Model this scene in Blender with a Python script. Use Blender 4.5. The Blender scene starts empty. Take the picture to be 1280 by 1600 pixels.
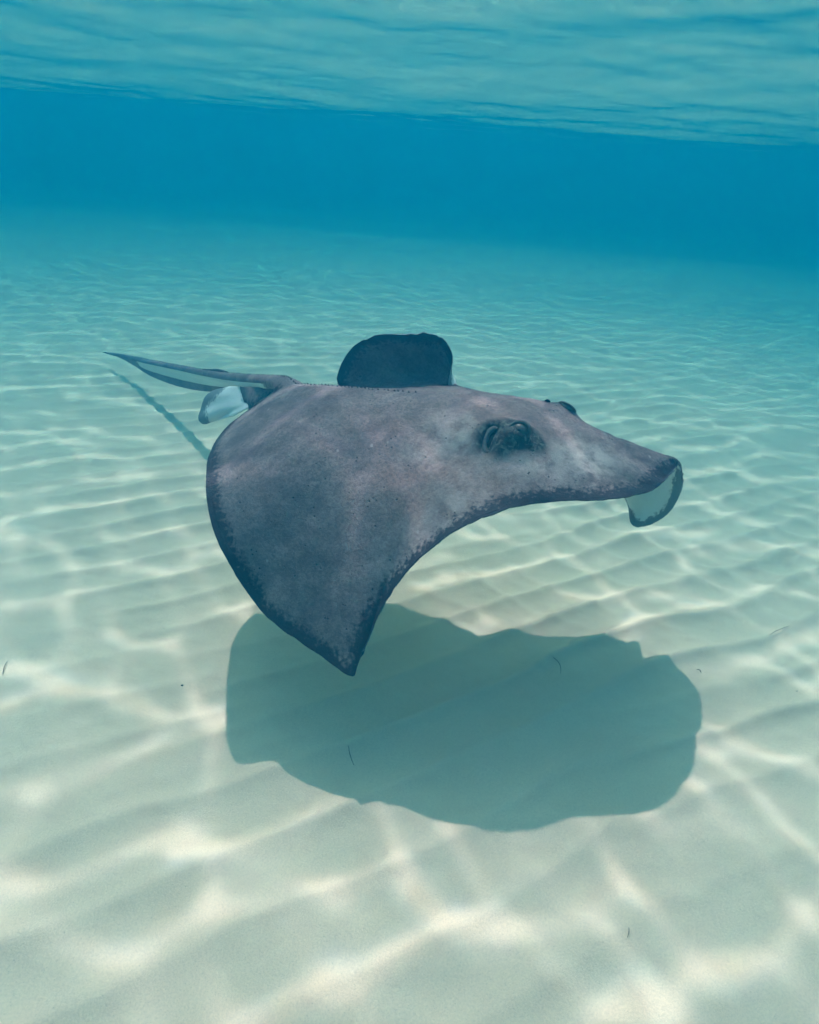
import bpy, math
import numpy as np
from mathutils import Vector, Matrix

sc = bpy.context.scene
COL = sc.collection

# ------------------------------------------------------------------ camera
CAM_Z = 0.78
F_PX = 850.0                       # focal length in pixels of the 1280 x 1600 frame
PITCH = math.atan(533.0 / F_PX)    # how far the camera looks down
ROLL = math.radians(4.5)
cam_d = bpy.data.cameras.new('camera')
cam_d.sensor_fit = 'VERTICAL'
cam_d.angle = 2 * math.atan(800.0 / F_PX)
cam_d.clip_start = 0.01
cam_d.clip_end = 400
cam = bpy.data.objects.new('camera', cam_d)
COL.objects.link(cam)
M_base = Matrix.Translation((0, 0, CAM_Z)) @ Matrix.Rotation(math.pi / 2 - PITCH, 4, 'X')
M_cam = M_base @ Matrix.Rotation(ROLL, 4, 'Z')
cam.matrix_world = M_cam
sc.camera = cam

# ------------------------------------------------------------------ sky, sun, exposure
SUN_TRAVEL = Vector((0.19, -0.62, -1.0)).normalized()
to_sun = -SUN_TRAVEL
world = bpy.data.worlds.new('World')
sc.world = world
world.use_nodes = True
wn = world.node_tree
wn.nodes.clear()
w_out = wn.nodes.new('ShaderNodeOutputWorld')
w_bg = wn.nodes.new('ShaderNodeBackground')
w_sky = wn.nodes.new('ShaderNodeTexSky')
w_sky.sky_type = 'NISHITA'
w_sky.sun_disc = False
w_sky.sun_elevation = math.asin(to_sun.z)
w_sky.sun_rotation = math.atan2(to_sun.x, to_sun.y)
w_sky.dust_density = 2.5
w_bg.inputs['Strength'].default_value = 0.15
wn.links.new(w_sky.outputs[0], w_bg.inputs['Color'])
wn.links.new(w_bg.outputs[0], w_out.inputs['Surface'])

sun_d = bpy.data.lights.new('sun', 'SUN')
sun_d.energy = 3.25
sun_d.angle = math.radians(0.8)
sun_d.color = (1.0, 0.495, 0.60)
sun = bpy.data.objects.new('sun', sun_d)
COL.objects.link(sun)
sun.location = to_sun * 12
sun.rotation_euler = SUN_TRAVEL.to_track_quat('-Z', 'Y').to_euler()

vs = sc.view_settings
vs.view_transform = 'Standard'
vs.look = 'None'
vs.exposure = 1.97
vs.gamma = 1.0
vs.use_curve_mapping = False

cy = sc.cycles
cy.use_denoising = True
cy.use_adaptive_sampling = True
cy.adaptive_threshold = 0.04
cy.adaptive_min_samples = 16
cy.max_bounces = 5
cy.volume_bounces = 2
cy.diffuse_bounces = 2
cy.glossy_bounces = 2
cy.transparent_max_bounces = 6
cy.blur_glossy = 0.6
cy.sample_clamp_indirect = 6.0

# ------------------------------------------------------------------ helpers
RNG = np.random.default_rng(7)
_TAB = RNG.random((256, 256))

def vnoise(x, y):
    xi = np.floor(x).astype(np.int64); yi = np.floor(y).astype(np.int64)
    fx = x - xi; fy = y - yi
    fx = fx * fx * fx * (fx * (fx * 6 - 15) + 10)
    fy = fy * fy * fy * (fy * (fy * 6 - 15) + 10)
    a = _TAB[xi & 255, yi & 255]; b = _TAB[(xi + 1) & 255, yi & 255]
    c = _TAB[xi & 255, (yi + 1) & 255]; d = _TAB[(xi + 1) & 255, (yi + 1) & 255]
    return ((a + (b - a) * fx) * (1 - fy) + (c + (d - c) * fx) * fy) * 2 - 1

def fbm(x, y, oct=3, gain=0.5):
    s = 0; amp = 1.0; f = 1.0
    for k in range(oct):
        s = s + amp * vnoise(x * f + 17.3 * k, y * f - 9.7 * k)
        amp *= gain; f *= 2.03
    return s

def sstep(a, b, x):
    t = np.clip((x - a) / (b - a), 0, 1)
    return t * t * (3 - 2 * t)

def mesh_grid(name, P, mat, close_u=False):
    """P: (nu, nv, 3) array of points -> quad mesh object."""
    nu, nv = P.shape[:2]
    idx = np.arange(nu * nv).reshape(nu, nv)
    if close_u:
        idx = np.vstack([idx, idx[:1]])
    q = np.stack([idx[:-1, :-1], idx[1:, :-1], idx[1:, 1:], idx[:-1, 1:]], -1).reshape(-1, 4)
    return mesh_np(name, P.reshape(-1, 3), q, mat)

def mesh_np(name, V, Q, mat, parent=None, smooth=True):
    me = bpy.data.meshes.new(name)
    n = len(Q); k = Q.shape[1]
    me.vertices.add(len(V)); me.vertices.foreach_set('co', np.ascontiguousarray(V, dtype=np.float32).ravel())
    me.loops.add(n * k); me.loops.foreach_set('vertex_index', np.ascontiguousarray(Q, dtype=np.int32).ravel())
    me.polygons.add(n); me.polygons.foreach_set('loop_start', np.arange(0, n * k, k, dtype=np.int32))
    me.polygons.foreach_set('use_smooth', np.full(n, smooth, dtype=bool))
    me.update(calc_edges=True); me.validate()
    if mat: me.materials.append(mat)
    o = bpy.data.objects.new(name, me)
    COL.objects.link(o)
    if parent is not None: o.parent = parent
    return o

def add_attr(o, name, arr):
    a = o.data.attributes.new(name, 'FLOAT', 'POINT')
    a.data.foreach_set('value', np.ascontiguousarray(arr, dtype=np.float32).ravel())

class NT:
    def __init__(self, name):
        self.m = bpy.data.materials.new(name); self.m.use_nodes = True
        self.t = self.m.node_tree; self.t.nodes.clear()
        self.out = self.t.nodes.new('ShaderNodeOutputMaterial')
    def n(self, typ, **kw):
        nd = self.t.nodes.new(typ)
        for k, v in kw.items():
            if k.startswith('i_'):
                nd.inputs[k[2:].replace('_', ' ')].default_value = v
            else:
                setattr(nd, k, v)
        return nd
    def l(self, a, b): self.t.links.new(a, b)
    def set(self, sock, v):
        if hasattr(v, 'is_output') and not isinstance(v, (int, float)): self.l(v, sock)
        else: sock.default_value = v
    def math(self, op, a, b=None, c=None, clamp=False):
        nd = self.t.nodes.new('ShaderNodeMath'); nd.operation = op; nd.use_clamp = clamp
        for s, v in zip(nd.inputs, (a, b, c)):
            if v is not None: self.set(s, v)
        return nd.outputs[0]
    def vmath(self, op, a, b=None):
        nd = self.t.nodes.new('ShaderNodeVectorMath'); nd.operation = op
        for s, v in zip(nd.inputs, (a, b)):
            if v is not None: self.set(s, v)
        return nd.outputs[0]
    def noise(self, vec, scale, detail=3.0, rough=0.55, dist=0.0):
        nd = self.t.nodes.new('ShaderNodeTexNoise')
        nd.inputs['Scale'].default_value = scale; nd.inputs['Detail'].default_value = detail
        nd.inputs['Roughness'].default_value = rough; nd.inputs['Distortion'].default_value = dist
        if vec is not None: self.l(vec, nd.inputs['Vector'])
        return nd
    def ramp(self, fac, a, b, lo=0.0, hi=1.0):
        nd = self.t.nodes.new('ShaderNodeMapRange'); nd.interpolation_type = 'SMOOTHSTEP'
        self.set(nd.inputs['Value'], fac)
        nd.inputs['From Min'].default_value = a; nd.inputs['From Max'].default_value = b
        nd.inputs['To Min'].default_value = lo; nd.inputs['To Max'].default_value = hi
        return nd.outputs[0]
    def mix(self, fac, a, b, blend='MIX'):
        nd = self.t.nodes.new('ShaderNodeMix'); nd.data_type = 'RGBA'; nd.blend_type = blend
        self.set(nd.inputs[0], fac)
        self.set(nd.inputs[6], a if not isinstance(a, tuple) else (*a, 1)[:4])
        self.set(nd.inputs[7], b if not isinstance(b, tuple) else (*b, 1)[:4])
        return nd.outputs[2]
    def attr(self, name):
        nd = self.t.nodes.new('ShaderNodeAttribute'); nd.attribute_name = name
        return nd.outputs['Fac']
    def bump(self, h, strength, dist, normal=None):
        nd = self.t.nodes.new('ShaderNodeBump'); nd.inputs['Strength'].default_value = strength
        nd.inputs['Distance'].default_value = dist
        self.l(h, nd.inputs['Height'])
        if normal is not None: self.l(normal, nd.inputs['Normal'])
        return nd.outputs[0]

def tag(o, label=None, cat=None, group=None, kind=None):
    for k, v in (('label', label), ('category', cat), ('group', group), ('kind', kind)):
        if v: o[k] = v
    return o

def sinh_axis(c, a, b, n_neg, n_pos):
    n = max(n_neg, n_pos)
    i = np.arange(-n_neg, n_pos + 1) / n
    return c + a * np.sinh(b * i)

# ------------------------------------------------------------------ sand floor
def sand_height(X, Y):
    th = math.radians(26)
    q = -math.sin(th) * X + math.cos(th) * Y
    s = math.cos(th) * X + math.sin(th) * Y
    r = np.hypot(X - 0.1, Y - 0.6)
    w1 = 0.050 * fbm(s * 1.0 + 3.1, q * 1.3, 2) + 0.012 * fbm(s * 3.7, q * 4.0 + 9, 2)
    w2 = 0.050 * fbm(s * 0.9 + 40.7, q * 1.3 + 8, 2) + 0.014 * fbm(s * 4.1 + 7, q * 4.5, 2)
    def prof(ph):
        ph = ph + 0.07 * np.sin(2 * math.pi * ph)
        return 1.0 - np.sqrt(np.sin(math.pi * ph) ** 2 + 0.012)
    pa = prof((q + w1) / 0.088)
    pb = prof((q + w2 + 0.05 * s) / 0.104)
    mk = sstep(-0.15, 0.15, fbm(s * 0.9 + 11, q * 1.6 + 5, 2))
    amp = 0.0165 * (0.68 + 0.55 * fbm(s * 1.7 + 2, q * 2.3 + 4, 2))
    amp = np.maximum(amp, 0.0025)
    amp = amp * (0.55 + 0.45 * sstep(0.35, 0.8, Y)) * (1 - 0.45 * sstep(1.0, 2.5, r)) * (1 - sstep(6, 14, r))
    h = amp * (pa * mk + pb * (1 - mk))
    # short cross ripples between the crests, stronger on the right
    cross = prof((s * 0.9 + q * 0.5 + 0.05 * fbm(s * 4, q * 4 + 31, 2)) / 0.115)
    h += 0.0050 * cross * sstep(0.0, 0.7, fbm(s * 1.3 + 60, q * 1.7, 2) + 0.25 * X) * (1 - sstep(4, 9, r))
    h += 0.0018 * fbm(X * 14, Y * 18, 3) * (1 - sstep(2, 5, r))
    h += 0.016 * fbm(X * 1.3 + 5, Y * 1.5, 2)
    h += 0.05 * fbm(X * 0.25, Y * 0.3 + 3, 2) * sstep(2, 6, r)
    return h - 0.01

def sand_material():
    t = NT('pale_sand')
    co = t.n('ShaderNodeTexCoord').outputs['Object']
    n1 = t.noise(co, 420, 2); n2 = t.noise(co, 7, 4); n3 = t.noise(co, 60, 3)
    c = t.mix(t.ramp(n2.outputs[0], 0.3, 0.7), (0.87, 0.65, 0.445), (0.92, 0.70, 0.485))
    c = t.mix(t.ramp(n1.outputs[0], 0.30, 0.75), t.mix(0.28, c, (0.52, 0.42, 0.33)), c)
    g = t.noise(co, 900, 1)
    c = t.mix(t.ramp(g.outputs[0], 0.68, 0.78), c, (0.30, 0.25, 0.20))
    b = t.n('ShaderNodeBsdfPrincipled'); b.inputs['Roughness'].default_value = 0.95
    b.inputs['Specular IOR Level'].default_value = 0.05
    t.l(c, b.inputs['Base Color'])
    # ripples too far away to model singly go on as relief
    mp = t.n('ShaderNodeMapping'); mp.inputs['Rotation'].default_value = (0, 0, math.radians(-26))
    t.l(co, mp.inputs['Vector'])
    wv = t.n('ShaderNodeTexWave'); wv.bands_direction = 'Y'; wv.inputs['Scale'].default_value = 2.4
    wv.inputs['Distortion'].default_value = 4.0; wv.inputs['Detail'].default_value = 2.0
    wv.inputs['Detail Scale'].default_value = 1.2
    t.l(mp.outputs[0], wv.inputs['Vector'])
    sep = t.n('ShaderNodeSeparateXYZ'); t.l(co, sep.inputs[0])
    far = t.ramp(t.vmath('LENGTH', co), 5, 11)
    nd = t.t.nodes[-1]
    vm = t.n('ShaderNodeVectorMath', operation='LENGTH'); t.l(co, vm.inputs[0])
    far = t.ramp(vm.outputs['Value'], 5, 11)
    hh = t.math('MULTIPLY', wv.outputs[0], far)
    nb = t.bump(hh, 0.6, 0.012)
    nb = t.bump(t.math('ADD', t.math('MULTIPLY', n3.outputs[0], 0.6), t.math('MULTIPLY', n1.outputs[0], 0.4)), 0.5, 0.0016, nb)
    t.l(nb, b.inputs['Normal'])
    t.l(b.outputs[0], t.out.inputs['Surface'])
    return t.m

gx = sinh_axis(0.1, 0.45, 5.1, 300, 300)
gy = sinh_axis(0.8, 0.47, 5.5, 350, 720)
X, Y = np.meshgrid(gx, gy, indexing='ij')
seabed = mesh_grid('seabed', np.stack([X, Y, sand_height(X, Y)], -1), sand_material())
tag(seabed, 'pale rippled sand floor of the shallow sea', kind='structure')

# ------------------------------------------------------------------ water surface
_wr = np.random.default_rng(21)
WAVES = []
for k in range(56):
    lam = 0.075 * (0.40 / 0.075) ** _wr.random()
    a = _wr.normal(0.2, 0.7)
    WAVES.append((2 * math.pi / lam * math.sin(a), 2 * math.pi / lam * math.cos(a), 0.00165 * (lam / 0.3) ** 1.35 * (0.5 + _wr.random()), _wr.random() * 6.283))
def chop(X, Y, grad=False):
    """small wind waves: height, or slopes"""
    X = X + 0.05 * np.sin(Y * 2.1 + 1.0); 
    if not grad:
        z = np.zeros_like(X)
        for kx, ky, a, p in WAVES: z += a * np.sin(kx * X + ky * Y + p)
        return z
    gx = np.zeros_like(X); gy = np.zeros_like(X)
    for kx, ky, a, p in WAVES:
        c = a * np.cos(kx * X + ky * Y + p); gx += kx * c; gy += ky * c
    return gx, gy

def surface_height(X, Y):
    r = np.hypot(X, Y)
    # one long trough of swell crosses the view under three metres off
    yy = Y + 0.06 * X + 0.10 * fbm(X * 0.5 + 2, Y * 0.25, 2)
    z = 1.15 - 0.19 * np.exp(-((yy - 2.75) / 1.05) ** 2)
    fade = 1 - sstep(5, 14, r)
    z = z + 0.19 * chop(X, Y) * fade
    for k, (a, lam, amp) in enumerate([(0.22, 0.62, 0.005), (-0.15, 0.40, 0.0027), (0.3, 0.23, 0.0011)]):
        q = math.cos(a) * Y + math.sin(a) * X
        s_ = -math.sin(a) * Y + math.cos(a) * X
        ph = (q + 0.45 * lam * fbm(s_ / lam * 0.28 + 9 * k, q / lam * 0.35, 2)) / lam
        w = 1 - 2 * np.sqrt(np.sin(math.pi * ph) ** 2 + 0.02)
        z = z - amp * w * (0.7 + 0.5 * fbm(s_ * 0.8 + 3 * k, q * 0.8, 2)) * fade
    z = z + 0.0028 * fbm(X * 2.2, Y * 6.0, 4) * fade
    return z

# how those small waves gather sunlight on the sand: sunbeams are bent at the sloping
# surface and counted where they land, for red, green and blue apart
CA_H = 1.05
CX0, CX1, CY0, CY1, CS = -4.0, 4.0, -1.0, 7.0, 0.008
def gather():
    kx0, ky0 = SUN_TRAVEL.x / -SUN_TRAVEL.z, SUN_TRAVEL.y / -SUN_TRAVEL.z
    nx = int((CX1 - CX0) / CS); ny = int((CY1 - CY0) / CS)
    step = CS * 0.62
    lx = np.arange(CX0 - 0.5, CX1 + 0.5, step); ly = np.arange(CY0 - 0.5, CY1 + 0.5, step)
    LX, LY = np.meshgrid(lx, ly, indexing='ij')
    LX = LX + (_wr.random(LX.shape) - .5) * step; LY = LY + (_wr.random(LX.shape) - .5) * step
    g0, g1 = chop(LX, LY, True)
    out = []
    for ior in (1.312, 1.333, 1.356):
        f = CA_H * (1 - 1 / ior) * 0.62
        HX = LX - f * g0; HY = LY - f * g1
        ix = ((HX - CX0) / CS).astype(int); iy = ((HY - CY0) / CS).astype(int)
        ok = (ix >= 0) & (ix < nx) & (iy >= 0) & (iy < ny)
        I = np.bincount(ix[ok] * ny + iy[ok], minlength=nx * ny).reshape(nx, ny) * (step / CS) ** 2
        for it in range(1):
            I = 0.25 * np.roll(I, 1, 0) + 0.5 * I + 0.25 * np.roll(I, -1, 0)
            I = 0.25 * np.roll(I, 1, 1) + 0.5 * I + 0.25 * np.roll(I, -1, 1)
        out.append(I)
    return out

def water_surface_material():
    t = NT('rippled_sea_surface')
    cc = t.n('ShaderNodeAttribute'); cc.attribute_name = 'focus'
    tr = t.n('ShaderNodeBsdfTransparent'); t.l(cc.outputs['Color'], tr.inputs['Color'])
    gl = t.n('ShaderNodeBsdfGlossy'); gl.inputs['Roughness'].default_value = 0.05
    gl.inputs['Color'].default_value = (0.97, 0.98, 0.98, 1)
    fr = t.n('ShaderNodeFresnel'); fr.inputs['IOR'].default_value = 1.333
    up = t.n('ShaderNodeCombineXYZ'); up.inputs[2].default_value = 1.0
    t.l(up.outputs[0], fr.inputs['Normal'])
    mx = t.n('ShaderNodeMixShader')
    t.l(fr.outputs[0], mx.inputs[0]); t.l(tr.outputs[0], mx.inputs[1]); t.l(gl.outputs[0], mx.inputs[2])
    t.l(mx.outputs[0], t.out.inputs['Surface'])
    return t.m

gx = sinh_axis(0.0, 0.85, 4.45, 420, 420)
gy = sinh_axis(1.55, 0.85, 4.75, 320, 500)
X, Y = np.meshgrid(gx, gy, indexing='ij')
SZ = surface_height(X, Y)
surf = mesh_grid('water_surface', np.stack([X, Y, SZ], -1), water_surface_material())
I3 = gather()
kx0, ky0 = SUN_TRAVEL.x / -SUN_TRAVEL.z, SUN_TRAVEL.y / -SUN_TRAVEL.z
cxs = (X - CX0) / CS - .5; cys = (Y - CY0) / CS - .5
inside = (cxs > 2) & (cys > 2) & (cxs < I3[0].shape[0] - 3) & (cys < I3[0].shape[1] - 3)
i = np.clip(cxs.astype(int), 0, I3[0].shape[0] - 2); j_ = np.clip(cys.astype(int), 0, I3[0].shape[1] - 2)
fx = np.clip(cxs - i, 0, 1); fy = np.clip(cys - j_, 0, 1)
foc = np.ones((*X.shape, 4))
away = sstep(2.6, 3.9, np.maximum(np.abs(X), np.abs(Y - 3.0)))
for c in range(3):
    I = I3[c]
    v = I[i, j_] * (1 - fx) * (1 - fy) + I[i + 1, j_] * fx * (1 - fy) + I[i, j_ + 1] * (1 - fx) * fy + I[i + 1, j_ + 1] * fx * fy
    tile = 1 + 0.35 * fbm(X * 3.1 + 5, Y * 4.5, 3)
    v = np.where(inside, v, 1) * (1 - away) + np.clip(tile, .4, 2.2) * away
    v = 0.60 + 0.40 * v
    foc[..., c] = np.clip(0.50 * v, 0.1, 1.0)  # caustic light pattern put into the surface's transparency colour, plain noise far off
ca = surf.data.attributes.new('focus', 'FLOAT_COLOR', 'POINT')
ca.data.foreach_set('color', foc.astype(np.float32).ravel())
tag(surf, 'wavy underside of the sea surface mirroring the sand', kind='structure')

# ------------------------------------------------------------------ the water itself
SIG_S = (0.0006, 0.081, 0.144)      # scattering per metre
SIG_T = (0.58, 0.285, 0.322)        # all extinction per metre
def water_volume():
    t = NT('clear_sea_water')
    v = t.n('ShaderNodeVolumePrincipled')
    v.inputs['Density'].default_value = 1.0
    v.inputs['Density Attribute'].default_value = ''
    v.inputs['Temperature Attribute'].default_value = ''
    v.inputs['Color'].default_value = (*SIG_S, 1)
    ab = []
    for s, e in zip(SIG_S, SIG_T):
        a = (e - s) / (1 - s)
        ab.append((1 - a) ** 2)
    v.inputs['Absorption Color'].default_value = (*ab, 1)
    v.inputs['Anisotropy'].default_value = 0.2
    t.l(v.outputs[0], t.out.inputs['Volume'])
    return t.m
x0, x1, y0, y1, z0, z1 = -75, 75, -60, 75, -1.3, 1.28
V = np.array([(x, y, z) for z in (z0, z1) for y in (y0, y1) for x in (x0, x1)], float)
Q = np.array([(0, 2, 3, 1), (4, 5, 7, 6), (0, 1, 5, 4), (2, 6, 7, 3), (0, 4, 6, 2), (1, 3, 7, 5)])
haze = mesh_np('haze', V, Q, water_volume(), smooth=False)
tag(haze, 'clear blue green sea water thickening with distance', kind='stuff')

# ------------------------------------------------------------------ the stingray
# The animal was measured in a level frame at the camera; FR turns that frame into the world.
FR = np.array(M_cam @ M_base.inverted())
CP, SP = math.cos(PITCH), math.sin(PITCH)
def to_world(P):
    P = np.asarray(P, float)
    return P @ FR[:3, :3].T + FR[:3, 3]
def sight(px, py, d):
    """Point of the level frame seen at photo position px, py, d metres deep."""
    u = (px - 640) / F_PX; v = (py - 800) / F_PX
    return np.array([u * d, (CP - v * SP) * d, CAM_Z + (-SP - v * CP) * d])
def sight_z(px, py, z):
    v = (py - 800) / F_PX
    return sight(px, py, (CAM_Z - z) / (SP + v * CP))
def project(Pw):
    Pl = (Pw - FR[:3, 3]) @ FR[:3, :3]
    d = Pl[..., 1] * CP - (Pl[..., 2] - CAM_Z) * SP
    vv = -Pl[..., 1] * SP - (Pl[..., 2] - CAM_Z) * CP
    return 640 + F_PX * Pl[..., 0] / d, 800 + F_PX * vv / d

def spline(keys, t):
    """Catmull-Rom through keys (k, dim) at parameter t in 0..k-1."""
    K = np.asarray(keys, float)
    K = np.vstack([2 * K[0] - K[1], K, 2 * K[-1] - K[-2]])
    i = np.clip(np.floor(t).astype(int), 0, len(keys) - 2)
    f = (t - i)[:, None]
    p0, p1, p2, p3 = K[i], K[i + 1], K[i + 2], K[i + 3]
    return 0.5 * (2 * p1 + (p2 - p0) * f + (2 * p0 - 5 * p1 + 4 * p2 - p3) * f ** 2 + (3 * p1 - p0 - 3 * p2 + p3) * f ** 3)

A = np.array
# each row: spine point, near margin, far control 1, far control 2, far margin, body thickness
ST = [
 # tail root
 (A([-.262,1.105,.402]), sight_z(448,604,.396), A([-.250,1.115,.400]), A([-.24,1.122,.395]), A([-.232,1.125,.388]), .030),
 (A([-.235,1.080,.412]), sight_z(412,626,.380), A([-.22,1.105,.405]), A([-.20,1.125,.39]), A([-.19,1.135,.375]), .040),
 (A([-.195,1.045,.424]), sight_z(370,652,.350), A([-.18,1.08,.415]), A([-.17,1.12,.385]), A([-.160,1.140,.370]), .055),
 (A([-.145,1.005,.436]), sight_z(338,690,.335), A([-.14,1.06,.41]), A([-.14,1.13,.36]), A([-.150,1.140,.390]), .070),
 (A([-.095,.970,.445]), sight_z(322,750,.340), A([-.09,1.05,.41]), A([-.09,1.16,.35]), sight(526,588,1.16), .082),
 (A([-.050,.945,.450]), sight_z(334,830,.300), A([-.05,1.05,.41]), A([-.05,1.18,.35]), sight(545,549,1.14), .090),
 (A([-.010,.925,.452]), sight_z(366,895,.250), A([-.01,1.04,.41]), A([0,1.19,.35]), sight(580,529,1.10), .094),
 (A([.020,.912,.451]), sight_z(403,947,.200), A([.03,1.03,.41]), A([.04,1.2,.35]), sight(620,522,1.07), .096),
 (A([.045,.905,.449]), sight_z(450,990,.180), A([.06,1.03,.41]), A([.06,1.16,.35]), sight(655,521,1.06), .097),
 (A([.068,.898,.447]), sight_z(505,1028,.162), A([.09,1.02,.41]), A([.075,1.16,.35]), sight(682,525,1.06), .098),
 (A([.088,.892,.445]), sight_z(548,1057,.150), A([.11,1.02,.41]), A([.085,1.15,.35]), sight(697,536,1.06), .098),
 (A([.106,.887,.443]), sight_z(561,1036,.158), A([.13,1.01,.41]), A([.09,1.13,.35]), sight(706,562,1.065), .098),
 (A([.125,.882,.441]), sight_z(580,985,.203), A([.15,1.00,.41]), A([.10,1.11,.33]), sight(703,614,1.07), .098),
 (A([.150,.875,.438]), sight_z(610,927,.252), A([.18,.98,.41]), A([.18,1.08,.34]), A([.165,1.04,.34]), .097),
 (A([.180,.866,.433]), sight_z(655,872,.304), A([.21,.96,.41]), A([.25,1.05,.35]), A([.255,1.02,.30]), .094),
 (A([.215,.856,.427]), sight_z(715,827,.348), A([.25,.93,.405]), A([.31,1.0,.36]), A([.335,.985,.27]), .088),
 (A([.255,.842,.418]), sight_z(785,797,.370), A([.29,.895,.40]), A([.35,.95,.35]), A([.412,.965,.245]), .076),
 (A([.295,.824,.409]), sight_z(855,785,.375), A([.325,.86,.398]), A([.385,.90,.35]), A([.440,.940,.215]), .062),
 (A([.330,.808,.401]), sight_z(915,781,.380), A([.36,.835,.395]), A([.445,.91,.36]), sight(987,818,1.05), .048),
 (A([.360,.796,.395]), sight_z(965,778,.381), A([.385,.82,.392]), A([.465,.89,.37]), sight(1006,822,1.05), .036),
 (A([.385,.792,.390]), sight_z(1000,771,.381), A([.41,.81,.388]), A([.475,.87,.375]), sight(1032,811,1.035), .026),
 (A([.408,.792,.386]), sight_z(1028,758,.380), A([.43,.803,.384]), A([.48,.85,.378]), sight(1053,790,1.01), .018),
 (A([.430,.796,.382]), sight_z(1047,740,.379), A([.445,.802,.381]), A([.465,.812,.377]), sight(1065,760,.975), .011),
 (sight(1060,727,.905), sight(1056,730,.895), sight(1062,729,.906), sight(1064,733,.908), sight(1066,741,.94), .005),
]
def push(P, f):
    c = np.array([0, 0, CAM_Z]); return c + (P - c) * f
for k, f in zip(range(15, 24), (1.005, 1.01, 1.02, 1.028, 1.034, 1.039, 1.044, 1.048, 1.05)):
    ST[k] = tuple(push(p, f) if i_ != 4 else push(p, 1 + (f - 1) * 0.75) for i_, p in enumerate(ST[k][:5])) + (ST[k][5],)
for k in range(6, 20):      # broad flat head: lift the ridge and the far shoulder
    w_ = math.sin(math.pi * (k - 5) / 15) ** 1.0
    c_, n_, a_, b_, f_, t_ = ST[k]
    ST[k] = (c_ + A([0, 0, .016 * w_]), n_, a_ + A([0, .006, .034 * w_]), b_ + A([0, 0, .012 * w_]), f_, t_)
NS = 300
tt = np.linspace(0, len(ST) - 1, NS)
Cs, Ns, Q1, Q2, Fs = [spline([s[k] for s in ST], tt) for k in range(5)]
TH = spline([[s[5]] for s in ST], tt)[:, 0]
nr = 90
rr = np.sin(np.linspace(0, math.pi / 2, nr))            # denser towards the margin
# near side: leaves the spine level and bends down towards the margin
r = rr[None, :, None]
P1 = Cs + (Ns - Cs) * np.array([.34, .34, .10]); P2 = Cs + (Ns - Cs) * np.array([.72, .72, .52])
def bez(a, b, c, d, r):
    return (1-r)**3 * a[:, None] + 3*r*(1-r)**2 * b[:, None] + 3*r*r*(1-r) * c[:, None] + r**3 * d[:, None]
near = bez(Cs, P1, P2, Ns, r)
far = bez(Cs, Q1, Q2, Fs, r)
dorsal = np.concatenate([near[:, ::-1], far[:, 1:]], axis=1)      # near margin ... spine ... far margin
rs = np.concatenate([rr[::-1], rr[1:]])
# relax the inside of the sheet so no ruling shows
wgt = (1 - np.abs(rs) ** 6)[None, :, None] * 0.5
for it in range(220):
    m_ = 0.5 * (dorsal[:-2] + dorsal[2:]) - dorsal[1:-1]
    dorsal[1:-1] += wgt * m_
mid_w = np.exp(-(np.arange(len(rs)) - (nr - 1)) ** 2 / 14 ** 2)[None, 1:-1, None] * 0.5
for it in range(30):
    dorsal[:, 1:-1] += mid_w * (0.5 * (dorsal[:, :-2] + dorsal[:, 2:]) - dorsal[:, 1:-1])
D = to_world(dorsal)
# unevenness of the margin
nd_ = D.shape[1]
def grid_normals(G):
    du = np.gradient(G, axis=0); dv = np.gradient(G, axis=1)
    n = np.cross(du, dv)
    return n / (np.linalg.norm(n, axis=-1, keepdims=True) + 1e-9)
Nn = grid_normals(D)
Nn[Nn[:, :, 2].mean() * np.ones(Nn.shape[:2]) < 0] *= -1
# soft undulations of the fin
edge_w = sstep(0.55, 1.0, np.abs(rs))[None, :]
si = np.linspace(0, 1, NS)[:, None]
D = D + Nn * (0.0035 * edge_w * np.sin(si * 46 + 1.3 * np.sin(si * 17)) * sstep(0.03, 0.15, si) * (1 - sstep(0.32, 0.40, si)))[..., None]
# small ragged outline
rag = 0.0016 * fbm(si * 70, si * 0 + 3.3, 2) * (np.abs(rs)[None, :] > 0.97)
D = D + (Nn * 0 + np.array([0, 0, 1.0])) * rag[..., None]

D0 = D.copy()
PX, PY = project(D)
sdepth = np.linalg.norm(D - np.array([0, 0, CAM_Z]), axis=-1)
half = rs[None, :] > -2
near_half = (np.arange(nd_) < nr)[None, :] & np.ones((NS, 1), bool)
def at_px(px, py, mask=None):
    d = (PX - px) ** 2 + (PY - py) ** 2
    if mask is not None: d = np.where(mask, d, 1e9)
    k = np.unravel_index(np.argmin(d), d.shape)
    return D0[k].copy(), Nn[k].copy()
def blob(c, sig, h, power=2):
    """raise the back around world point c (Gaussian, metres); sig may be (along heading, across)"""
    d = D - c
    if np.isscalar(sig): e = (d ** 2).sum(-1) / sig ** 2
    else:
        e = (d @ HEAD) ** 2 / sig[0] ** 2 + (d @ SIDE) ** 2 / sig[1] ** 2 + (d @ UPV) ** 2 / sig[1] ** 2
    return h * np.exp(-0.5 * e ** (power / 2))
HEAD = to_world([.30, .82, .40]) - to_world([-.05, .945, .44]); HEAD /= np.linalg.norm(HEAD)
UPV = np.array([0, 0, 1.0]); SIDE = np.cross(UPV, HEAD); SIDE /= np.linalg.norm(SIDE); UPV = np.cross(HEAD, SIDE)
eye_n, eye_nn = at_px(806, 688, near_half)
spi_n, spi_nn = at_px(766, 688, near_half)
eye_f, eye_fn = at_px(884, 640)
hgt = np.zeros(D.shape[:2])
mound_n, _ = at_px(782, 684, near_half)
hgt += blob(mound_n, (.050, .030), .018)                 # brow mound round eye and spiracle
hgt += blob(eye_n, (.020, .015), .009)
mound_f = eye_f - HEAD * .03
hgt += blob(mound_f, (.045, .024), .010)
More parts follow.
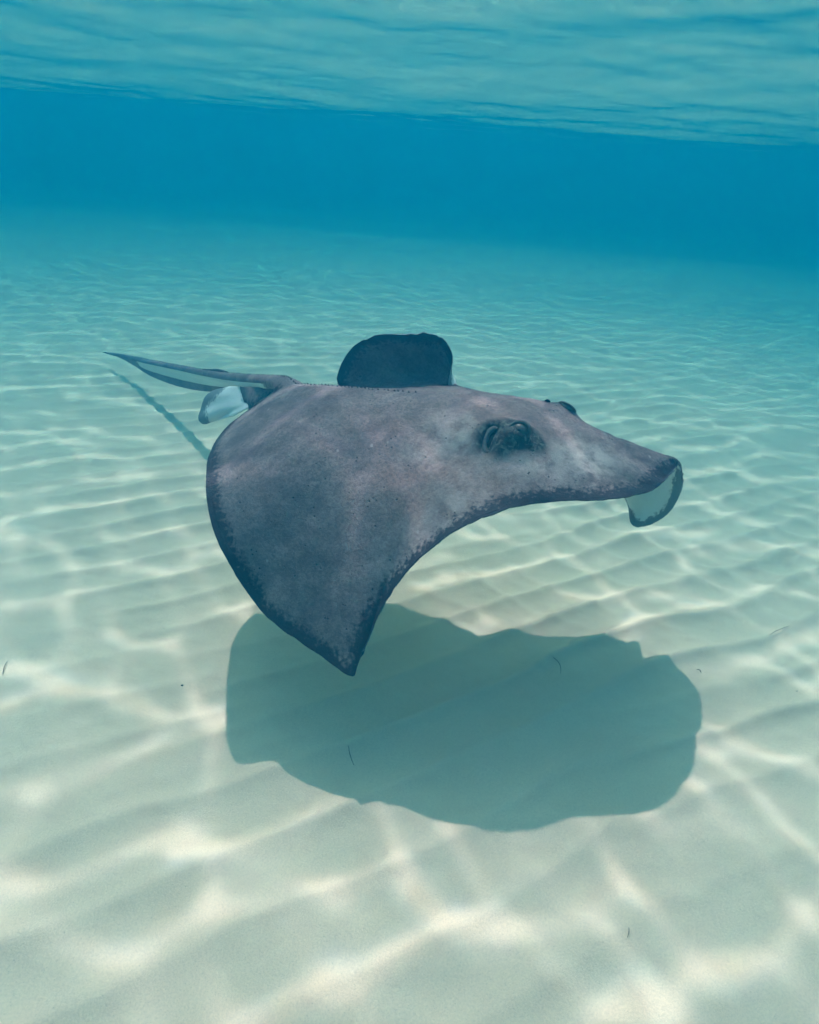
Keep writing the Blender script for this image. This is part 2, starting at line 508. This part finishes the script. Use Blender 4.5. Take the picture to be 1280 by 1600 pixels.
hgt += blob(eye_f, (.018, .014), .012)
hgt -= blob(spi_n, (.0105, .021), .018, 3)               # spiracle hollow
lobe, _ = at_px(778, 694, near_half)
hgt += blob(lobe, (.008, .013), .006)
brow, _ = at_px(812, 672, near_half)
hgt += blob(brow, (.026, .007), .007)
de = np.sqrt(((D - eye_n) ** 2).sum(-1)); ds = np.sqrt(((D - spi_n) ** 2).sum(-1))
hgt += .0016 * np.sin(de / .0050) * np.exp(-(de / .034) ** 2) + .0014 * np.sin(ds / .0042) * np.exp(-(ds / .032) ** 2)
# fold in front of the snout and the trough between head and near wing
fold, _ = at_px(985, 748, near_half)
hgt -= blob(fold, (.030, .010), .005)
gill, _ = at_px(690, 700, near_half)
hgt -= blob(gill, (.05, .03), .006)
# fine hide relief
hgt += 0.0011 * fbm(D[..., 0] * 60, D[..., 1] * 60 + 3, 3) * (1 - 0.6 * np.abs(rs)[None, :])
D = D + Nn * hgt[..., None]
Nn = grid_normals(D)
if Nn[..., 2].mean() < 0: Nn = -Nn

# belly: the back moved in by the thickness
def margin_dist(Pts, M):
    out = np.empty(len(Pts))
    for a0 in range(0, len(Pts), 8000):
        c = Pts[a0:a0 + 8000]
        d2 = (c ** 2).sum(1)[:, None] - 2 * c @ M.T + (M ** 2).sum(1)[None]
        out[a0:a0 + 8000] = np.sqrt(np.maximum(d2.min(1), 0))
    return out
margin = np.concatenate([D[6:, 0], D[6:, -1]])[::2]
dist = margin_dist(D.reshape(-1, 3), margin).reshape(D.shape[:2])
thick = np.minimum(TH[:, None], .10) * (1 - np.exp(-(dist / .115) ** 1.7)) * np.where(np.arange(nd_)[None, :] >= nr, 1 - 0.9 * sstep(0.15, 0.45, np.abs(rs))[None, :], 1.0) + 0.0022
belly = D - Nn * thick[..., None]
# round the margin: the ring runs over the back and returns along the belly
vi = np.unique(np.linspace(0, nd_ - 1, 80).astype(int))
belly_s = belly[:, vi][:, ::-1]
ring = np.concatenate([D, belly_s], axis=1)            # (NS, nring, 3)
ringN = ring.shape[1]
vent = np.concatenate([np.zeros(nd_), np.ones(len(vi))])
vent = np.repeat(vent[None], NS, 0)

# tail: the rings go on from the tail root, flattened to a rod with a keel below
tail_keys = [  # px, py of the rod's middle, depth, half width, half height, keel
 (452, 598, 1.135, .026, .0140, .000), (418, 597, 1.24, .020, .0160, .000), (384, 595, 1.36, .017, .0168, .000), (350, 591, 1.50, .0155, .0166, .018),
 (318, 585, 1.65, .0148, .0154, .036), (286, 578, 1.79, .0140, .0140, .047), (256, 572, 1.92, .0130, .0130, .047),
 (228, 566, 2.03, .0120, .0115, .037), (208, 561, 2.12, .0104, .0096, .018), (185, 555, 2.20, .0074, .0070, .002), (162, 550.5, 2.28, .0020, .0020, 0.0)]
NTL = 120
tk = spline([(*to_world(sight(a, b, d)), w, h, k) for a, b, d, w, h, k in tail_keys], np.linspace(0, len(tail_keys) - 1, NTL))
tang = np.gradient(tk[:, :3], axis=0); tang /= np.linalg.norm(tang, axis=1, keepdims=True)
up = np.array([0, 0, 1.0])
side_t = np.cross(tang, up); side_t /= np.linalg.norm(side_t, axis=1, keepdims=True)
up_t = np.cross(side_t, tang)
# ring angle: near margin = pi side, over the top to the far side, back below
s_near = np.sign((to_world(Ns[4]) - to_world(Cs[4])) @ side_t[0])
ang_d = np.linspace(math.pi, 0, nd_); ang_b = np.linspace(0, -math.pi, len(vi))
ang = np.concatenate([ang_d, ang_b])
ca = -np.cos(ang) * s_near; sa = np.sin(ang)
T = tk[:, None, :3] + side_t[:, None] * (ca[None, :] * tk[:, 3:4])[..., None] + up_t[:, None] * (sa[None, :] * tk[:, 4:5])[..., None]
below = np.clip(-sa, 0, 1) ** 14
T = T - up_t[:, None] * (below[None, :] * tk[:, 5:6])[..., None]
pinch = np.clip(-sa, 0, 1) ** 5
# thorns down the middle of the back of the tail
tl = np.linspace(0, 1, NTL)
blend = sstep(0.0, 0.10, tl)[:, None, None]
root_ring = ring[0]
T = root_ring[None] * (1 - blend) * 1.0 + T * blend if False else T
allring = np.concatenate([T[::-1], ring[6:]], axis=0)
# smooth the join of tail and disc
j = NTL
for it in range(14):
    lo, hi = j - 9, j + 8
    seg = allring[lo:hi].copy()
    seg[1:-1] = 0.25 * seg[:-2] + 0.5 * seg[1:-1] + 0.25 * seg[2:]
    allring[lo:hi] = seg
NR_ALL = allring.shape[0]
V = allring.reshape(-1, 3)
idx = np.arange(NR_ALL * ringN).reshape(NR_ALL, ringN)
idc = np.concatenate([idx, idx[:, :1]], axis=1)
Q = np.stack([idc[:-1, :-1], idc[:-1, 1:], idc[1:, 1:], idc[1:, :-1]], -1).reshape(-1, 4)

is_tail = np.zeros((NR_ALL, ringN)); is_tail[:NTL] = 1
is_tail = is_tail * 1.0
ventral = np.concatenate([np.repeat(vent[:1], NTL, 0), vent[6:]], 0)
ventral[:NTL] = 0
# pale stripe low on the tail's side, keel dark
vt = sstep(0.10, -0.06, sa)[None, :] * (1 - sstep(0.30, 0.55, np.clip(-sa, 0, 1) ** 14 * 1.0))[None, :]
ventral[:NTL] = (vt * (sstep(0.02, 0.14, np.linspace(0, 1, NTL)) * (1 - sstep(0.70, 0.80, np.linspace(0, 1, NTL))))[:, None])[::-1]
# distance to the disc margin
edge = margin_dist(V, margin)
edge = edge.reshape(NR_ALL, ringN)
edge[:NTL] = np.maximum(edge[:NTL], .05)
def gsum(pts):
    g = np.zeros(len(V))
    for c, s, a in pts: g += a * np.exp(-0.5 * ((V - c) ** 2).sum(1) / s ** 2)
    return np.clip(g, 0, 1)
def disp(p): return D.reshape(-1, 3)[np.argmin(((D0.reshape(-1, 3) - p) ** 2).sum(1))]
dark = gsum([(disp(eye_n), .021, 1.3), (disp(spi_n), .023, 1.3), (disp(eye_n + HEAD * .032), .016, .9), (disp((eye_n + spi_n) / 2), .02, .9), (disp(eye_f), .016, 1.1), (disp(eye_f - HEAD * .03), .016, .7), (at_px(985, 745, near_half)[0], .014, .5)])
pale = gsum([(at_px(820, 715, near_half)[0], .03, .55), (at_px(700, 685, near_half)[0], .035, .5), (at_px(900, 725, near_half)[0], .04, .6), (at_px(935, 715, near_half)[0], .03, .5), (at_px(735, 690, near_half)[0], .02, .4), (at_px(720, 800, near_half)[0], .045, .4), (at_px(640, 880, near_half)[0], .035, .35)])  # pale hide patches, plus light sheen painted inside the near wing's leading edge
brown = gsum([(at_px(740, 740, near_half)[0], .08, .9), (at_px(640, 760, near_half)[0], .07, .6), (at_px(840, 660, near_half)[0], .07, .6), (at_px(600, 650, near_half)[0], .09, .5)])

def hide_material():
    t = NT('stingray_hide')
    co = t.n('ShaderNodeTexCoord').outputs['Object']
    n_big = t.noise(co, 7, 4, 0.6, 0.4); n_mid = t.noise(co, 26, 5, 0.65); n_fine = t.noise(co, 190, 3, 0.7); n_streak = t.noise(co, 150, 2)
    top = t.mix(t.ramp(n_big.outputs[0], 0.32, 0.68), (0.112, 0.096, 0.096), (0.232, 0.192, 0.184))
    top = t.mix(t.math('MULTIPLY', t.attr('brown'), 0.7), top, (0.280, 0.190, 0.155))
    top = t.mix(t.ramp(n_mid.outputs[0], 0.35, 0.75, 0.0, 0.55), top, (0.37, 0.295, 0.27))
    n_gr = t.noise(co, 420, 2, 0.7)
    top = t.mix(t.ramp(n_fine.outputs[0], 0.38, 0.60, 0.40, 0.0), top, (0.062, 0.055, 0.063))
    top = t.mix(t.ramp(n_gr.outputs[0], 0.52, 0.72, 0.0, 0.26), top, (0.40, 0.32, 0.32))
    n_blot = t.noise(co, 13, 4, 0.65, 0.8)
    top = t.mix(t.ramp(n_blot.outputs[0], 0.50, 0.66, 0.0, 0.45), top, (0.105, 0.085, 0.098))
    top = t.mix(t.math('MULTIPLY', t.attr('pale'), t.ramp(n_mid.outputs[0], 0.3, 0.6)), top, (0.60, 0.53, 0.47))
    # dark pores and pale scratches
    vo = t.n('ShaderNodeTexVoronoi'); vo.inputs['Scale'].default_value = 105; vo.inputs['Randomness'].default_value = 1.0
    t.l(co, vo.inputs['Vector'])
    gate = t.noise(co, 40, 2)
    spot = t.math('MULTIPLY', t.ramp(vo.outputs['Distance'], 0.10, 0.22, 1.0, 0.0), t.ramp(gate.outputs[0], 0.54, 0.62))
    top = t.mix(t.math('MULTIPLY', spot, 0.85), top, (0.018, 0.020, 0.026))
    vo2 = t.n('ShaderNodeTexVoronoi'); vo2.inputs['Scale'].default_value = 48
    mp = t.n('ShaderNodeMapping'); mp.inputs['Scale'].default_value = (1.0, 0.45, 1.0); mp.inputs['Rotation'].default_value = (0, 0, 0.5)
    t.l(co, mp.inputs['Vector']); t.l(mp.outputs[0], vo2.inputs['Vector'])
    gate2 = t.noise(co, 13, 2)
    fleck = t.math('MULTIPLY', t.ramp(vo2.outputs['Distance'], 0.05, 0.16, 1.0, 0.0), t.ramp(gate2.outputs[0], 0.55, 0.66))
    top = t.mix(t.math('MULTIPLY', fleck, 0.5), top, (0.50, 0.48, 0.45))
    # eye patch
    n_sock = t.noise(co, 85, 4, 0.7, 1.2)
    top = t.mix(t.ramp(t.math('ADD', t.attr('dark'), t.math('MULTIPLY', t.math('SUBTRACT', n_mid.outputs[0], 0.5), 0.9)), 0.10, 1.0, 0.0, 0.95), top, t.mix(t.ramp(n_sock.outputs[0], 0.46, 0.66), (0.014, 0.026, 0.026), (0.125, 0.155, 0.135)))
    # dark ragged border of the fins
    e = t.math('ADD', t.attr('edge'), t.math('MULTIPLY', t.math('SUBTRACT', n_streak.outputs[0], 0.5), 0.046))
    e = t.math('ADD', e, t.math('MULTIPLY', t.math('SUBTRACT', n_big.outputs[0], 0.5), 0.030))
    band = t.ramp(e, 0.011, 0.029, 1.0, 0.0)
    top = t.mix(t.math('MULTIPLY', band, 0.92), top, (0.024, 0.026, 0.034))
    vband = t.ramp(t.math('ADD', t.attr('edge'), t.math('MULTIPLY', t.math('SUBTRACT', n_streak.outputs[0], 0.5), 0.022)), 0.012, 0.018, 1.0, 0.0)
    bel = t.mix(t.ramp(n_mid.outputs[0], 0.3, 0.8, 0.0, 0.3), (0.78, 0.80, 0.74), (0.66, 0.70, 0.64))
    bel = t.mix(t.math('MULTIPLY', vband, 0.85), bel, (0.10, 0.13, 0.14))
    jag = t.math('ADD', t.attr('ventral'), t.math('MULTIPLY', t.math('SUBTRACT', n_fine.outputs[0], 0.5), 0.5))
    col = t.mix(t.ramp(jag, 0.40, 0.60), top, bel)
    b = t.n('ShaderNodeBsdfPrincipled'); b.inputs['Roughness'].default_value = 0.62
    b.inputs['Specular IOR Level'].default_value = 0.12
    t.l(col, b.inputs['Base Color'])
    hb = t.math('ADD', t.math('MULTIPLY', n_fine.outputs[0], 0.5), t.math('SUBTRACT', n_mid.outputs[0], t.math('MULTIPLY', spot, 0.5)))
    t.l(t.bump(hb, 0.65, 0.0028), b.inputs['Normal'])
    t.l(b.outputs[0], t.out.inputs['Surface'])
    return t.m
HIDE = hide_material()

root = bpy.data.objects.new('stingray', None)
COL.objects.link(root)
root.empty_display_size = 0.1
base_pt = Vector(to_world([.05, .9, .35]))
root.location = base_pt
tag(root, 'grey stingray gliding above the rippled sand with its near wing drooping', 'stingray')
def child(o, parent):
    bpy.context.view_layer.update()
    o.parent = parent
    o.matrix_parent_inverse = parent.matrix_world.inverted()
    return o
bpy.context.view_layer.update()
body = mesh_np('body', V, Q, HIDE)
add_attr(body, 'edge', edge); add_attr(body, 'ventral', ventral); add_attr(body, 'dark', dark)
add_attr(body, 'pale', pale); add_attr(body, 'brown', brown)
child(body, root)

# rims, eyes, spiracles
def simple_mat(name, col, rough=0.5, spec=0.3, var=None, scale=60):
    t = NT(name)
    b = t.n('ShaderNodeBsdfPrincipled'); b.inputs['Roughness'].default_value = rough
    b.inputs['Specular IOR Level'].default_value = spec
    co = t.n('ShaderNodeTexCoord').outputs['Object']
    nz = t.noise(co, scale, 3)
    t.l(t.mix(t.ramp(nz.outputs[0], 0.3, 0.7), col, var or tuple(c * 0.55 for c in col)), b.inputs['Base Color'])
    t.l(b.outputs[0], t.out.inputs['Surface'])
    return t.m
M_EYE = simple_mat('eyeball', (0.050, 0.070, 0.062), 0.42, 0.25, (0.09, 0.11, 0.08), 300)
M_PUPIL = simple_mat('pupil', (0.004, 0.005, 0.006), 0.3, 0.3)
M_LID = simple_mat('eyelid', (0.075, 0.095, 0.092), 0.6, 0.15, (0.13, 0.14, 0.13), 160)
M_HOLE = simple_mat('spiracle_inside', (0.012, 0.020, 0.020), 0.8, 0.05)
M_THORN = simple_mat('thorn', (0.045, 0.050, 0.058), 0.7, 0.1, (0.12, 0.12, 0.12), 200)

def frame(n, fwd):
    n = n / np.linalg.norm(n); f = fwd - n * (fwd @ n); f /= np.linalg.norm(f)
    return np.stack([f, np.cross(n, f), n], 1)
def dome(name, c, fr, rad, mat, parent, lo=-0.3, nu=28, nv=14):
    """part of an ellipsoid, seen along its third axis; lo is the cut height"""
    u = np.linspace(0, 2 * math.pi, nu, endpoint=False); v = np.linspace(math.asin(lo), math.pi / 2 - .02, nv)
    P = np.stack([np.cos(v)[None] * np.cos(u)[:, None], np.cos(v)[None] * np.sin(u)[:, None], np.sin(v)[None] + 0 * u[:, None]], -1) * np.array(rad)
    Pw = (P @ fr.T + c)
    idx = np.arange(nu * nv).reshape(nu, nv); idx = np.vstack([idx, idx[:1]])
    q = np.stack([idx[:-1, :-1], idx[1:, :-1], idx[1:, 1:], idx[:-1, 1:]], -1).reshape(-1, 4)
    o = mesh_np(name, Pw.reshape(-1, 3), q, mat)
    return child(o, parent)
def tube(name, pts, radii, mat, parent=None, n=8):
    pts = np.asarray(pts, float)
    tg = np.gradient(pts, axis=0); tg /= np.linalg.norm(tg, axis=1, keepdims=True) + 1e-12
    ref = np.array([0.31, 0.22, 0.92])
    a = np.cross(tg, ref); a /= np.linalg.norm(a, axis=1, keepdims=True); b = np.cross(tg, a)
    u = np.linspace(0, 2 * math.pi, n, endpoint=False)
    P = pts[:, None] + (np.cos(u)[None, :, None] * a[:, None] + np.sin(u)[None, :, None] * b[:, None]) * np.asarray(radii)[:, None, None]
    k = len(pts)
    idx = np.arange(k * n).reshape(k, n); idx = np.concatenate([idx, idx[:, :1]], 1)
    q = np.stack([idx[:-1, :-1], idx[:-1, 1:], idx[1:, 1:], idx[1:, :-1]], -1).reshape(-1, 4)
    o = mesh_np(name, P.reshape(-1, 3), q, mat)
    return child(o, parent) if parent is not None else o

def make_eye(at, sidev, k_in):
    kk = np.argmin(((D0.reshape(-1, 3) - at) ** 2).sum(1))
    p = D.reshape(-1, 3)[kk]
    n = sidev * 0.80 + np.array([0, 0, 0.55]) + HEAD * 0.12
    fr = frame(n, HEAD)
    c = p - fr[:, 2] * k_in
    e = dome('eye', c, fr, (.0140, .0125, .0100), M_EYE, root, -0.5)
    dome('pupil', c + fr[:, 2] * .0036, fr, (.0062, .0050, .0068), M_PUPIL, e, 0.1)
    a = np.linspace(0, 2 * math.pi, 60)
    up_ = np.sin(a)
    ring_ = c + (fr[:, 0][None] * (np.cos(a) * .0160)[:, None] + fr[:, 1][None] * (np.sin(a) * .0138)[:, None]) + fr[:, 2][None] * (.0035 + .0010 * np.sin(2 * a))[:, None]
    tube('eyelid', ring_, .0027 + .0010 * np.sin(a + .4), M_LID, e)
    return fr
near_side = to_world(Ns[150]) - to_world(Cs[150]); near_side[2] = 0; near_side /= np.linalg.norm(near_side)
make_eye(eye_n, near_side, .0068)
make_eye(eye_f, -near_side, .0125)
def make_spiracle(at, sidev, lip=True):
    kk = np.argmin(((D0.reshape(-1, 3) - at) ** 2).sum(1))
    p = D.reshape(-1, 3)[kk]
    n = sidev * 0.62 + np.array([0, 0, 0.75])
    fr = frame(n, HEAD)
    o = dome('spiracle', p - fr[:, 2] * .004, fr, (.0070, .0190, .0060), M_HOLE, root, 0.0)
    a = np.linspace(-1.9, 1.9, 40)
    pts = p + fr[:, 0][None] * (-.0100 * np.cos(a))[:, None] + fr[:, 1][None] * (.0215 * np.sin(a))[:, None] + fr[:, 2][None] * (.0010 + 0 * a)[:, None]
    if lip: tube('spiracle_lip', pts, .0045 * np.cos(a / 2.4) + .0006, M_LID, o)
make_spiracle(spi_n, near_side)
make_spiracle(eye_f - HEAD * .035 - near_side * .004, -near_side, False)

# pelvic fins beside the tail root
def fin(name, inner, outer, vent_on, bow, edge_scale=1.0, nu=26, nv=40, span=(0, 1)):
    a = spline([sight(*p) for p in inner], np.linspace(0, len(inner) - 1, nv))
    b = spline([sight(*p) for p in outer], np.linspace(0, len(outer) - 1, nv))
    w = np.linspace(0, 1, nu)[:, None, None]
    G = to_world(a[None] * (1 - w) + b[None] * w)
    n = grid_normals(G)
    cd = G.mean((0, 1)) - np.array([0, 0, CAM_Z])
    if (n.mean((0, 1)) @ cd) > 0: n = -n
    vv = np.linspace(0, 1, nv)[None, :]
    G = G + n * (bow * np.sin(math.pi * w[..., 0]) * np.sin(math.pi * vv) + .002 * np.sin(vv * 19 + w[..., 0] * 3) * w[..., 0])[..., None]
    B = G - n * (.0012 + .004 * (1 - w[..., 0]))[..., None]
    P = np.concatenate([G.reshape(-1, 3), B.reshape(-1, 3)])
    idx = np.arange(nu * nv).reshape(nu, nv)
    q1 = np.stack([idx[:-1, :-1], idx[1:, :-1], idx[1:, 1:], idx[:-1, 1:]], -1).reshape(-1, 4)
    q2 = q1[:, ::-1] + nu * nv
    rim = np.concatenate([idx[0], idx[1:, -1], idx[-1, -2::-1], idx[-2:0:-1, 0]])
    rn = np.roll(rim, -1)
    q3 = np.stack([rim, rn, rn + nu * nv, rim + nu * nv], -1)
    o = mesh_np(name, P, np.concatenate([q1, q2, q3]), HIDE)
    dd = np.sqrt(((G.reshape(-1, 1, 3) - G[-1, int(span[0] * nv):int(span[1] * nv)].reshape(1, -1, 3)) ** 2).sum(-1)).min(1)
    add_attr(o, 'edge', np.tile(dd * edge_scale, 2)); add_attr(o, 'ventral', np.full(len(P), 0.64 * vent_on))
    for k in ('dark', 'pale', 'brown'): add_attr(o, k, np.zeros(len(P)))
    return child(o, root)
f1 = fin('pelvic_fin', [(376, 604, 1.36), (384, 618, 1.33), (392, 634, 1.28)], [(356, 604, 1.40), (334, 609, 1.43), (320, 622, 1.45), (312, 640, 1.46), (311, 655, 1.455), (319, 663, 1.44), (340, 657, 1.40), (366, 650, 1.33)], 1, .010, 0.40, span=(0.12, 0.70))
f1['label'] = 'pale underside of the pelvic fin with a grey border'
f2 = fin('pelvic_fin', [(374, 604, 1.33), (400, 605, 1.26), (440, 607, 1.18)], [(386, 640, 1.31), (398, 640, 1.25), (436, 620, 1.18)], 0, .003)

# thorns down the middle of tail and back, and the tail's sting
def thorns():
    V_, Q_ = [], []
    mid_t = tk[:, :3] + up_t * (tk[:, 4:5] * 0.96)
    line = np.concatenate([mid_t[::-1][18:], D[14:120, nr - 1]])
    seg = np.r_[0, np.cumsum(np.linalg.norm(np.diff(line, axis=0), axis=1))]
    g = np.random.default_rng(5)
    pos = 0.05
    while pos < seg[-1] * 0.97:
        p = np.array([np.interp(pos, seg, line[:, c]) for c in range(3)])
        p2 = np.array([np.interp(pos + .004, seg, line[:, c]) for c in range(3)])
        f = (p2 - p) / np.linalg.norm(p2 - p); sd = np.cross(f, UPV); upn = np.cross(sd, f)
        if upn[2] < 0: upn = -upn
        h = (.0030 + .0022 * g.random()) * (1.2 if pos < .35 else .8); w_ = .0022
        b0 = len(V_)
        for k in range(5):
            a = k * 2 * math.pi / 5
            V_.append(p - upn * .001 + f * (math.cos(a) * w_ * 1.5) + sd * (math.sin(a) * w_))
        V_.append(p + upn * h - f * h * 0.5)
        for k in range(5): Q_.append((b0 + k, b0 + (k + 1) % 5, b0 + 5))
        pos += .0075 + .006 * g.random()
    o = mesh_np('thorns', np.array(V_), np.array(Q_), M_THORN, smooth=False)
    o['kind'] = 'stuff'
    return child(o, root)
thorns()
sp = [to_world(sight(*p)) for p in ((354, 583, 1.48), (341, 578.5, 1.54), (326, 578, 1.60), (304, 575.5, 1.70))]
tube('tail_spine', spline(sp, np.linspace(0, 3, 16)), np.linspace(.0056, .0006, 16), M_THORN, root)

# ------------------------------------------------------------------ bits lying on the sand
M_WEED = simple_mat('dead_seagrass', (0.045, 0.055, 0.045), 0.8, 0.05, (0.09, 0.085, 0.06), 90)
M_SHELL = simple_mat('dark_shell', (0.02, 0.022, 0.035), 0.5, 0.2)
def on_sand(px, py):
    d = M_cam.to_3x3() @ Vector(((px - 640) / F_PX, -(py - 800) / F_PX, -1))
    p = Vector((0, 0, CAM_Z)); z = 0.0
    for k in range(6):
        t_ = (z - CAM_Z) / d.z
        q = p + d * t_
        z = float(sand_height(np.array([q.x]), np.array([q.y]))[0])
    return np.array([q.x, q.y, z])
def strand(pix, rad, label, lift=.0015):
    pts = spline([on_sand(*p) for p in pix], np.linspace(0, len(pix) - 1, 22))
    pts[:, 2] = sand_height(pts[:, 0], pts[:, 1]) + lift + .004 * np.sin(np.linspace(0, math.pi, 22))
    o = tube('seagrass_strand', pts, rad * (0.45 + 0.55 * np.sin(np.linspace(0.25, math.pi - .1, 22))), M_WEED, n=6)
    tag(o, label, 'seagrass', 'loose seagrass strands on the sand')
strand([(545, 1166), (546, 1178), (549, 1188), (553, 1196)], .0006, 'thin dark hooked seagrass strand in the left part of the shadow')
strand([(864, 1028), (871, 1036), (875, 1044), (876, 1054)], .0005, 'thin seagrass strand in the upper right part of the shadow')
strand([(1202, 993), (1215, 987), (1232, 979)], .0005, 'thin slanting seagrass twig on lit sand at the right edge')
strand([(1088, 1047), (1092, 1050), (1095, 1052)], .0007, 'short dark seagrass scrap just right of the shadow')
strand([(5, 1055), (9, 1044), (12, 1034)], .0006, 'seagrass scrap at the left edge of the picture')
strand([(982, 1450), (981, 1458), (980, 1465)], .0004, 'tiny upright seagrass scrap on the nearest sand at the bottom')
def chip(px, py, size, label):
    p = on_sand(px, py)
    u = np.linspace(0, 2 * math.pi, 12, endpoint=False); v = np.linspace(-1.2, 1.5, 7)
    g = np.random.default_rng(int(px)); wob = 1 + .25 * g.random(12)
    P = np.stack([np.cos(v)[None] * (np.cos(u) * wob)[:, None] * size, np.cos(v)[None] * (np.sin(u) * wob)[:, None] * size * .6, np.sin(v)[None] * size * .45 + 0 * u[:, None]], -1) + p + np.array([0, 0, size * .3])
    idx = np.arange(84).reshape(12, 7); idx = np.vstack([idx, idx[:1]])
    q = np.stack([idx[:-1, :-1], idx[1:, :-1], idx[1:, 1:], idx[:-1, 1:]], -1).reshape(-1, 4)
    o = mesh_np('shell_chip', P.reshape(-1, 3), q, M_SHELL)
    tag(o, label, 'shell', 'shell chips on the sand')
chip(285, 1071, .0022, 'small dark shell chip on lit sand left of the shadow')
chip(1245, 1080, .0014, 'tiny dark shell chip on the sand by the right edge')
